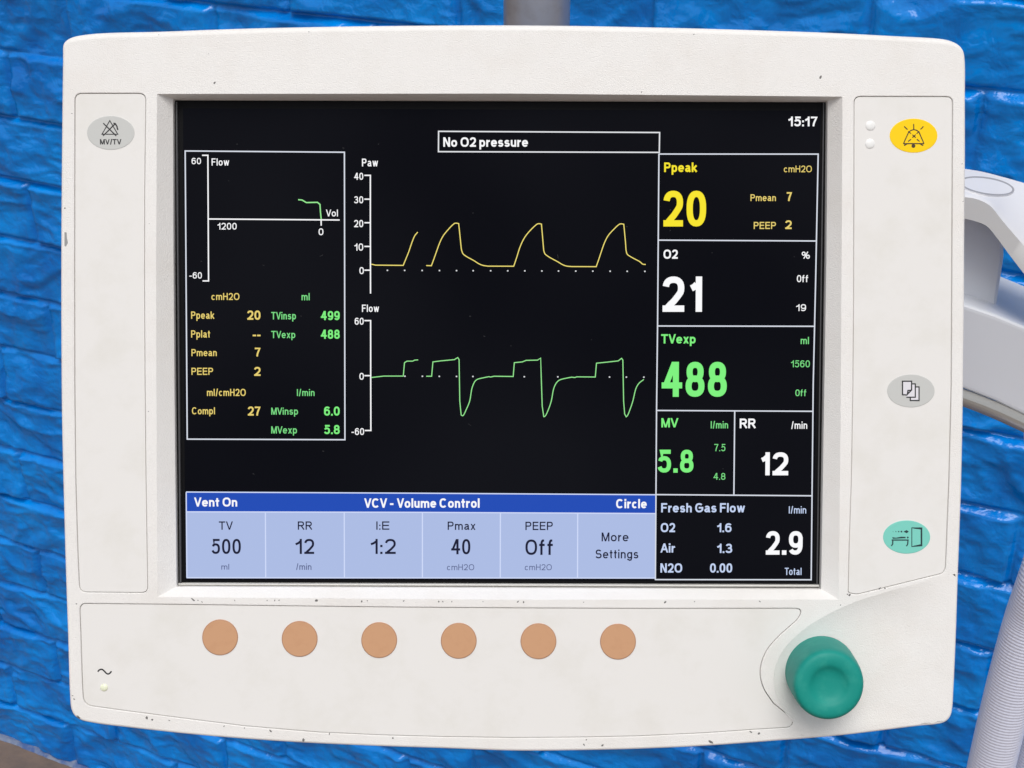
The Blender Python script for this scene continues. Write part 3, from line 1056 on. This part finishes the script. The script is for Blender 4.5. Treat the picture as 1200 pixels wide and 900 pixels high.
lines('pressure_waveform', [
    [(435, 309.5), (440, 310.7), (472.5, 311)] + sm((472.5, 311), (475.6, 303.5), (478.7, 295.8), (483.7, 281.5), (486.2, 276), (489.5, 272)),
    [(499.5, 311.2), (505.5, 311.4)] + sm((505.5, 311.4), (509, 302), (512.5, 292), (515.5, 284), (518.7, 277.4), (524, 270.4), (532.5, 261.9), (534.5, 261.5), (537.5, 262)) + [(539, 276), (540.5, 291)] + sm((541, 293.5), (542.6, 297.4), (547, 300.8), (555, 305.2), (561, 309), (566, 311), (572, 311.9)) + [(602, 312)]
    + sm((602, 312), (605.4, 302), (608.7, 291.4), (612, 283.4), (615.5, 277.2), (621, 270.4), (629.5, 262.6), (631.5, 262.1), (634.5, 262.6)) + [(636, 280), (637, 292)] + sm((637.2, 293.5), (638.6, 297.4), (643, 300.9), (653.7, 306.8), (659, 310), (664, 311.8), (670, 312.4)) + [(698.7, 312.5)]
    + sm((698.7, 312.5), (702, 303), (705, 293.9), (708.6, 284), (712.5, 276.4), (718, 270), (726, 262.7), (728, 262.3), (731, 262.8)) + [(733, 284)] + sm((733.6, 293), (735, 297.8), (740, 301.4), (750, 306.8), (753, 309.4), (756.7, 310))], T_wave, 1.08, 2e-5, 'pale yellow pressure curve')
lines('flow_waveform', [
    [(435, 442.4), (450, 440.7), (472.6, 440.7), (474, 425), (477, 423.2), (483.6, 423.2), (486, 422), (490, 421.7)],
    [(499.5, 440.9), (505.8, 440.9), (507.3, 424.1), (516.6, 422.9), (532.5, 421.4), (536.4, 419), (538, 421.4), (538.8, 470), (540.4, 486)] + sm((540.6, 486.5), (542.4, 487.2), (546.5, 479.6), (550.4, 470), (553.5, 453.5), (558, 445.4), (567, 442.6), (573, 441.4)) + [(575, 441.8), (579, 440.9), (601.4, 441.2), (602.7, 425), (612, 424.1), (616.5, 422.3), (630, 422), (633.6, 419.6), (634.2, 440), (635.4, 476), (637.2, 488)] + sm((637.4, 488.4), (639, 487.4), (642.6, 480), (646, 470), (649.5, 453.5), (654.6, 446), (664.5, 443), (670, 442)) + [(673.5, 442.4), (676, 441.6), (697.6, 441.8), (699, 425.6), (711, 424.4), (724.5, 422.9), (728.4, 419.9), (729.9, 422), (730.8, 470), (732, 485), (733.6, 488)] + sm((733.8, 488.5), (735.4, 486.8), (738.6, 479), (741.6, 470), (745.5, 454.6), (749, 449), (754.5, 444.6))], T_grnw, 1.08, 2e-5, 'pale green flow curve')
# settings strip
quad('header_bar', [(218, 577), (768, 580), (768, 601.6), (218.4, 599.8)], T_head, 0, 'blue header bar reading Vent On, VCV - Volume Control, Circle')
xs = [(218.4, 219), (311, 311.4), (403.4, 403.6), (495, 495), (586.4, 586.2), (677, 676.8), (768, 768)]
for i in range(6):
    (a, a2), (b, b2) = xs[i], xs[i + 1]
    y0, y1 = 600 + i * .3, 600 + (i + 1) * .3
    quad('settings_tile', [(a, y0), (b, y1), (b2, 677.3), (a2, 677)], T_tile, 0)
lines('strip_divider', [[(218, 576.6), (493, 578), (768, 579.8)], [(218.4, 599.8), (493, 600.4), (768, 601.8)], [(218.2, 577), (219, 677)], [(218.6, 677), (768, 677.4)]] + [[(a, 601), (b, 677)] for a, b in xs[1:-1]], T_div, 1.4, 5e-5)

B, N_, LT = .185, .145, .13
TX = [
    ('15:17', 923.9, 957.9, 136.6, 148, B, T_white), ('No O2 pressure', 519.5, 618.7, 160.9, 172, B, T_white),
    ('60', 224.6, 235.6, 185, 192.4, N_, T_white), ('Flow', 248, 268.6, 185.6, 194, N_, T_white), ('1200', 255, 277.4, 261.2, 269, N_, T_white),
    ('0', 373.4, 379, 267.6, 275.6, N_, T_white), ('Vol', 382, 396, 245.6, 253.6, N_, T_white), ('-60', 222, 236.6, 319, 326.4, N_, T_white),
    ('cmH2O', 247.8, 280.6, 343.4, 351.5, N_, T_yel2), ('ml', 353.4, 362.9, 343.4, 351.9, N_, T_grn2),
    ('Ppeak', 224, 251, 365, 373.6, N_, T_yel2), ('20', 289.8, 305.3, 363.9, 374.7, B, T_yel2), ('TVinsp', 317.9, 346.8, 365.6, 374.3, N_, T_grn2), ('499', 376, 398.1, 364.5, 375.1, B, T_grn),
    ('Pplat', 224, 246.2, 387.1, 395.6, N_, T_yel2), ('TVexp', 317.9, 346, 387.8, 396.2, N_, T_grn2), ('488', 376, 398.1, 386.3, 397, B, T_grn),
    ('--', 296.2, 305.3, 387, 397, B, T_yel2),
    ('Pmean', 224.4, 254, 409.1, 417.3, N_, T_yel2), ('7', 298.7, 305.3, 407.4, 417.7, B, T_yel2),
    ('PEEP', 224.4, 249.7, 431, 439.3, N_, T_yel2), ('2', 297.9, 305.3, 430, 440.5, B, T_yel2),
    ('ml/cmH2O', 242.6, 288, 455.7, 464, N_, T_yel2), ('l/min', 348, 368.6, 456, 464, N_, T_grn2),
    ('Compl', 225, 251.9, 477.3, 485.5, N_, T_yel2), ('27', 290.5, 305.3, 476.4, 487, B, T_yel2), ('MVinsp', 317.9, 349.2, 477.7, 485.9, N_, T_grn2), ('6.0', 379.8, 398.1, 476.4, 487, B, T_grn),
    ('MVexp', 317.9, 348, 499.6, 508, N_, T_grn2), ('5.8', 379.8, 398.1, 498, 508.7, B, T_grn),
    ('Paw', 424.2, 443, 185.9, 195, N_, T_white), ('40', 415, 425.7, 202.5, 210.7, N_, T_white), ('30', 415, 425.7, 230, 238.2, N_, T_white), ('20', 415, 425.7, 257.8, 266.2, N_, T_white), ('10', 415.4, 425.7, 285.3, 293.7, N_, T_white), ('0', 421.2, 426.4, 313, 321.2, N_, T_white),
    ('Flow', 424.2, 444.2, 357, 365.5, N_, T_white), ('60', 415.7, 426.2, 372.4, 380.5, N_, T_white), ('0', 421.2, 426.4, 437, 445, N_, T_white), ('-60', 412, 426.7, 501.7, 509.7, N_, T_white),
    ('Ppeak', 778.3, 816.7, 190.4, 201.6, B, T_yel), ('cmH2O', 918.6, 951.3, 194.1, 201.8, LT, T_yel2), ('20', 777.4, 827.4, 223.5, 265.4, .175, T_yel),
    ('Pmean', 879.5, 909.2, 227.7, 235.6, N_, T_yel2), ('7', 921.9, 928, 225.1, 235.6, B, T_yel2), ('PEEP', 883.3, 909.2, 260.1, 268.3, N_, T_yel2), ('2', 920.2, 927.7, 258.2, 268.4, B, T_yel2),
    ('O2', 777.5, 794.2, 292.5, 303.2, B, T_white), ('%', 939.5, 949, 294.9, 303.2, N_, T_white), ('21', 776.4, 822.6, 324, 365.4, .18, T_white), ('Off', 933.8, 947.2, 322.4, 330.6, N_, T_white), ('19', 933, 944.5, 356.5, 364.5, N_, T_white),
    ('TVexp', 774.8, 815.1, 391.6, 402.5, B, T_grn), ('ml', 938.3, 947.9, 394.8, 403.2, N_, T_grn2), ('488', 775.3, 851.6, 424, 465, .172, T_grn), ('1560', 927, 949, 422.3, 430.4, LT, T_grn2), ('Off', 932, 945, 456.4, 464.2, N_, T_grn2),
    ('MV', 775, 795, 490, 500.8, B, T_grn), ('l/min', 832.9, 853.2, 493.6, 502, N_, T_grn2), ('7.5', 837, 850, 520.3, 528.7, LT, T_grn2), ('4.8', 836, 850, 554.3, 562.2, LT, T_grn2), ('5.8', 770.6, 812.6, 527, 553.8, .18, T_grn),
    ('RR', 866.8, 885.4, 490.5, 501.8, B, T_white), ('/min', 927.2, 945.9, 494, 502.5, N_, T_white), ('12', 890.2, 923.6, 530, 557, .19, T_white),
    ('Fresh Gas Flow', 774.8, 873, 589.6, 600.4, .18, T_blu), ('l/min', 924.4, 944.7, 593.3, 601.7, LT, T_blu), ('O2', 774.3, 791, 612.9, 623.6, .18, T_blu), ('1.6', 840.5, 857.2, 613.2, 623.6, .18, T_blu),
    ('Air', 773.9, 791, 636.8, 647.5, .18, T_blu), ('1.3', 840.5, 858, 637.2, 648, .18, T_blu), ('N2O', 773.9, 799.4, 660.2, 671, .18, T_blu), ('0.00', 832, 858, 660.2, 671, .18, T_blu), ('2.9', 897.4, 940.4, 622.4, 650, .18, T_white), ('Total', 919.6, 939.2, 665.4, 673.8, LT, T_blu),
    ('Vent On', 227.5, 278, 583, 593.6, .19, T_white), ('VCV - Volume Control', 426.8, 562, 584, 595, .19, T_white), ('Circle', 722, 757.8, 584.8, 595.6, .19, T_white),
    ('TV', 256.5, 273, 611, 620.8, .15, T_navy), ('500', 248, 282.3, 631.5, 649.2, .145, T_navy), ('ml', 259.4, 268.6, 660.8, 667.5, .14, T_dim),
    ('RR', 349, 365.7, 611, 620.8, .15, T_navy), ('12', 346.4, 368.2, 631.5, 649.2, .145, T_navy), ('/min', 347, 365, 660.4, 667.8, .14, T_dim),
    ('I:E', 441, 456.3, 611, 620.8, .15, T_navy), ('1:2', 434.6, 463.8, 631.5, 649.2, .145, T_navy),
    ('Pmax', 524.6, 557.2, 611.2, 621, .15, T_navy), ('40', 528.7, 551.2, 631.7, 649.6, .145, T_navy), ('cmH2O', 523.8, 555.7, 661.2, 668.2, .125, T_dim),
    ('PEEP', 615.7, 647.8, 611.4, 621.2, .15, T_navy), ('Off', 615.7, 648.5, 632.2, 650.3, .145, T_navy), ('cmH2O', 615, 646.6, 661.2, 668.2, .125, T_dim),
    ('More', 705, 736.5, 624, 634.4, .15, T_navy), ('Settings', 697.8, 748, 644, 654.4, .15, T_navy),
]
cname = {T_white.name: 'white', T_yel.name: 'yellow', T_yel2.name: 'pale yellow', T_grn.name: 'green', T_grn2.name: 'pale green', T_blu.name: 'pale blue', T_navy.name: 'navy', T_dim.name: 'dim grey'}
for s_, x0, x1, yt, yb, wt, m in TX:
    bm = bmesh.new()
    lettering(bm, s_, x0, x1, yt, yb, wt, ZT + 7e-5)
    o = build('screen_text', bm, m, scr, None)
    o['label'] = cname[m.name] + ' screen text ' + s_

# ================================================================== THINGS BEHIND THE MONITOR
# pole
pb = G(629, 14, .667)
bm = bmesh.new()
rp = 39.0 * .66 / F
lps = []
for z_ in (1.22, 1.6):
    lps.append([Vector((rp * math.cos(a), rp * math.sin(a), z_)) for a in [2 * math.pi * j / 48 for j in range(48)]])
rings(bm, lps)
f = bm.faces.new([bm.verts.new(p) for p in lps[1]])
pole = build('support_pole', bm, M_pole, None, 40)
pole.location = (pb.x, pb.y, 0)
pole['label'] = 'upright grey metal pole rising behind the top edge of the monitor'
pole['category'] = 'pole'


# arm on the right
def loftY(bm, c0, Y0, c1, Y1, mi=0, flip=False, n=5):
    a = catmull([G(x, y, Y0) for x, y in c0], n, False)
    b = catmull([G(x, y, Y1) for x, y in c1], n, False)
    m_ = min(len(a), len(b))
    rings(bm, [a[:m_], b[:m_]], mi, False, flip)


YA, YB = .60, .645
arm = thing('machine_arm', 'curved white and grey plastic machine arm reaching behind the right side of the monitor', 'machine arm', Matrix.Translation(G(1165, 420, YA)))
inv = arm.matrix_world.inverted()


def arm_build(name, bm, m, parent, smooth=35):
    bmesh.ops.transform(bm, matrix=inv, verts=bm.verts)
    return build(name, bm, m, parent, smooth)


up_back = [(1040, 190), (1085, 192.5), (1131, 198), (1150, 201), (1170, 206), (1200, 214.5), (1240, 228), (1290, 250)]
up_front = [(1040, 224), (1085, 225), (1131, 229), (1145, 231.5), (1160, 239), (1175, 257), (1200, 286), (1250, 345)]
lo_front = [(1040, 254), (1085, 254), (1131, 256.5), (1145, 260), (1157, 265.5), (1168, 278.5), (1184, 300), (1240, 372)]
Pb = catmull([G(x, y, YB) for x, y in up_back], 6, False)
Pf = catmull([G(x, y, YA) for x, y in up_front], 6, False)
Pl = catmull([G(x, y, YA) for x, y in lo_front], 6, False)
bm = bmesh.new()
# rounded shoulder between the top and the front
sh1 = [f_.lerp(b_, .10) for f_, b_ in zip(Pf, Pb)]
sh2 = [f_.lerp(l_, .07) for f_, l_ in zip(Pf, Pl)]
shm = [(a + b + c) / 3 for a, b, c in zip(sh1, sh2, Pf)]
bk = [b + (l - f_) + Vector((0, .0, 0)) for b, l, f_ in zip(Pb, Pl, Pf)]
rings(bm, [[b_.lerp(s_, k / 12) for b_, s_ in zip(Pb, sh1)] for k in range(12)] + [sh1, shm, sh2], 0, False)
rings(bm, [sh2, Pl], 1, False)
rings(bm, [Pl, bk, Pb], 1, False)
from mathutils.bvhtree import BVHTree
TREE = BVHTree.FromBMesh(bm)
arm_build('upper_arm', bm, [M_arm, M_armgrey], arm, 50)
# round inlay flush with the top of the arm
def on_arm(px, py, lift):
    d = (CAM.to_3x3() @ Vector(((px - 600) / F, -(py - 450) / F, -1))).normalized()
    o = Vector(cam.location)
    hit, nrm, _, _ = TREE.ray_cast(o, d)
    return hit + Vector((.05, -.3, .95)) * lift


bm = bmesh.new()
IX, IY, IRX, IRY, IRO = 1156, 219.3, 32.5, 10.3, R(9)
lps = [[on_arm(x, y, h_) for x, y in ell(IX, IY, max(.4, IRX - k), max(.3, IRY - k * (.75 if k < 6 else IRY / IRX)), 56, IRO)] for k, h_ in ((-.4, -.0003), (0, .0007), (1.2, .0007), (2.5, .0007), (3, .0007), (14, .0007), (24, .0007), (32, .0007))]
rw = rings(bm, lps)
bm.faces.new(rw[-1])
for f in bm.faces:
    c = f.calc_center_median()
for i_, f in enumerate(list(bm.faces)):
    if 56 <= i_ < 168 + 0:
        f.material_index = 1
bmesh.ops.recalc_face_normals(bm, faces=bm.faces)
arm_build('round_inlay', bm, [M_arm, mat('inlay_groove', (.34, .34, .36, 1), .6)], arm, 60)


def prism(bm, pts, Y0, Y1, mi=0, side=None):
    a = [G(x, y, Y0) for x, y in pts]
    dy = Y1 - Y0
    b = [p + Vector((0, dy, 0)) for p in a]
    va = [bm.verts.new(p) for p in a]; vb = [bm.verts.new(p) for p in b]
    f = bm.faces.new(va); f.material_index = mi
    bm.faces.new(vb[::-1]).material_index = mi
    for i in range(len(a)):
        j = (i + 1) % len(a)
        bm.faces.new((va[j], va[i], vb[i], vb[j])).material_index = mi if side is None else side
    bmesh.ops.recalc_face_normals(bm, faces=bm.faces)


def bev(bm, w_, seg=2, ang=25):
    es = [e_ for e_ in bm.edges if len(e_.link_faces) == 2 and e_.calc_face_angle(0) > R(ang)]
    bmesh.ops.bevel(bm, geom=es, offset=w_, segments=seg, affect='EDGES', profile=.6)


bm = bmesh.new()
prism(bm, [(1050, 245), (1140, 250), (1180, 270), (1179, 303), (1168, 377), (1050, 372)], .622, .675)
bev(bm, .006, 3)
arm_build('arm_upright', bm, M_armblue, arm, 45)
bm = bmesh.new()
prism(bm, [(1050, 333), (1129, 356.5), (1167, 369.5), (1200, 383), (1300, 424), (1300, 530), (1200, 487), (1165, 470), (1129, 456), (1050, 440)], .605, .68)
bev(bm, .0022, 3)
arm_build('lower_arm', bm, M_armblue, arm, 45)
# rail under the lower arm
bm = bmesh.new()
ctr = [G(x, y, .606) for x, y in ((1050, 446), (1090, 454), (1129, 466), (1165, 480), (1200, 496), (1300, 540))]
ctr = catmull(ctr, 6, False)
lps = []
for i, p in enumerate(ctr):
    d = (ctr[min(i + 1, len(ctr) - 1)] - ctr[max(i - 1, 0)]).normalized()
    a_ = d.cross(Vector((0, 1, 0))).normalized(); b_ = d.cross(a_).normalized()
    lps.append([p + a_ * .0042 * math.cos(t) + b_ * .0042 * math.sin(t) for t in [2 * math.pi * j / 20 for j in range(20)]])
rings(bm, lps)
bmesh.ops.recalc_face_normals(bm, faces=bm.faces)
arm_build('side_rail', bm, M_rail, arm, 50)


# corrugated hoses
def hose(path, Y, rad_, label, pitch=.0018):
    c = catmull([G(x, y, Y + dy) for x, y, dy in path], 60, False)
    ds = [0]
    for a, b in zip(c, c[1:]):
        ds.append(ds[-1] + (b - a).length)
    n = int(ds[-1] / pitch * 8)
    pts = []
    j = 0
    for k in range(n + 1):
        t = ds[-1] * k / n
        while j < len(c) - 2 and ds[j + 1] < t:
            j += 1
        pts.append(c[j].lerp(c[j + 1], (t - ds[j]) / max(1e-9, ds[j + 1] - ds[j])))
    bm = bmesh.new()
    lps = []
    up = Vector((0, 1, .2)).normalized()
    for k, p in enumerate(pts):
        d = (pts[min(k + 1, n)] - pts[max(k - 1, 0)]).normalized()
        a_ = d.cross(up).normalized(); b_ = d.cross(a_).normalized()
        rr = rad_ * (1 + .008 * math.cos(2 * math.pi * (ds[-1] * k / n) / pitch))
        lps.append([p + a_ * rr * math.cos(t) + b_ * rr * math.sin(t) for t in [2 * math.pi * q_ / 28 for q_ in range(28)]])
    rings(bm, lps)
    bmesh.ops.recalc_face_normals(bm, faces=bm.faces)
    o = build('corrugated_hose', bm, M_hose, None, 80)
    o['label'] = label
    o['category'] = 'hose'
    o['group'] = 'corrugated breathing hoses'


hose([(1222, 470, .16), (1226, 520, .14), (1242, 600, .04), (1229, 660, 0), (1205, 730, 0), (1188, 790, 0), (1174, 845, 0), (1160, 905, 0), (1147, 965, 0), (1118, 1120, .02), (1092, 1350, .04), (1080, 1750, .05)], .56, 27.5 * .70 / F, 'lilac corrugated hose rising at the lower right beside the wall')
hose([(1300, 640, 0), (1272, 700, 0), (1245, 790, 0), (1226, 850, 0), (1210, 905, 0), (1196, 965, 0), (1165, 1120, .02), (1140, 1350, .04), (1125, 1750, .05)], .60, 25 * .72 / F, 'second lilac corrugated hose, mostly cut off by the right edge of the photo')
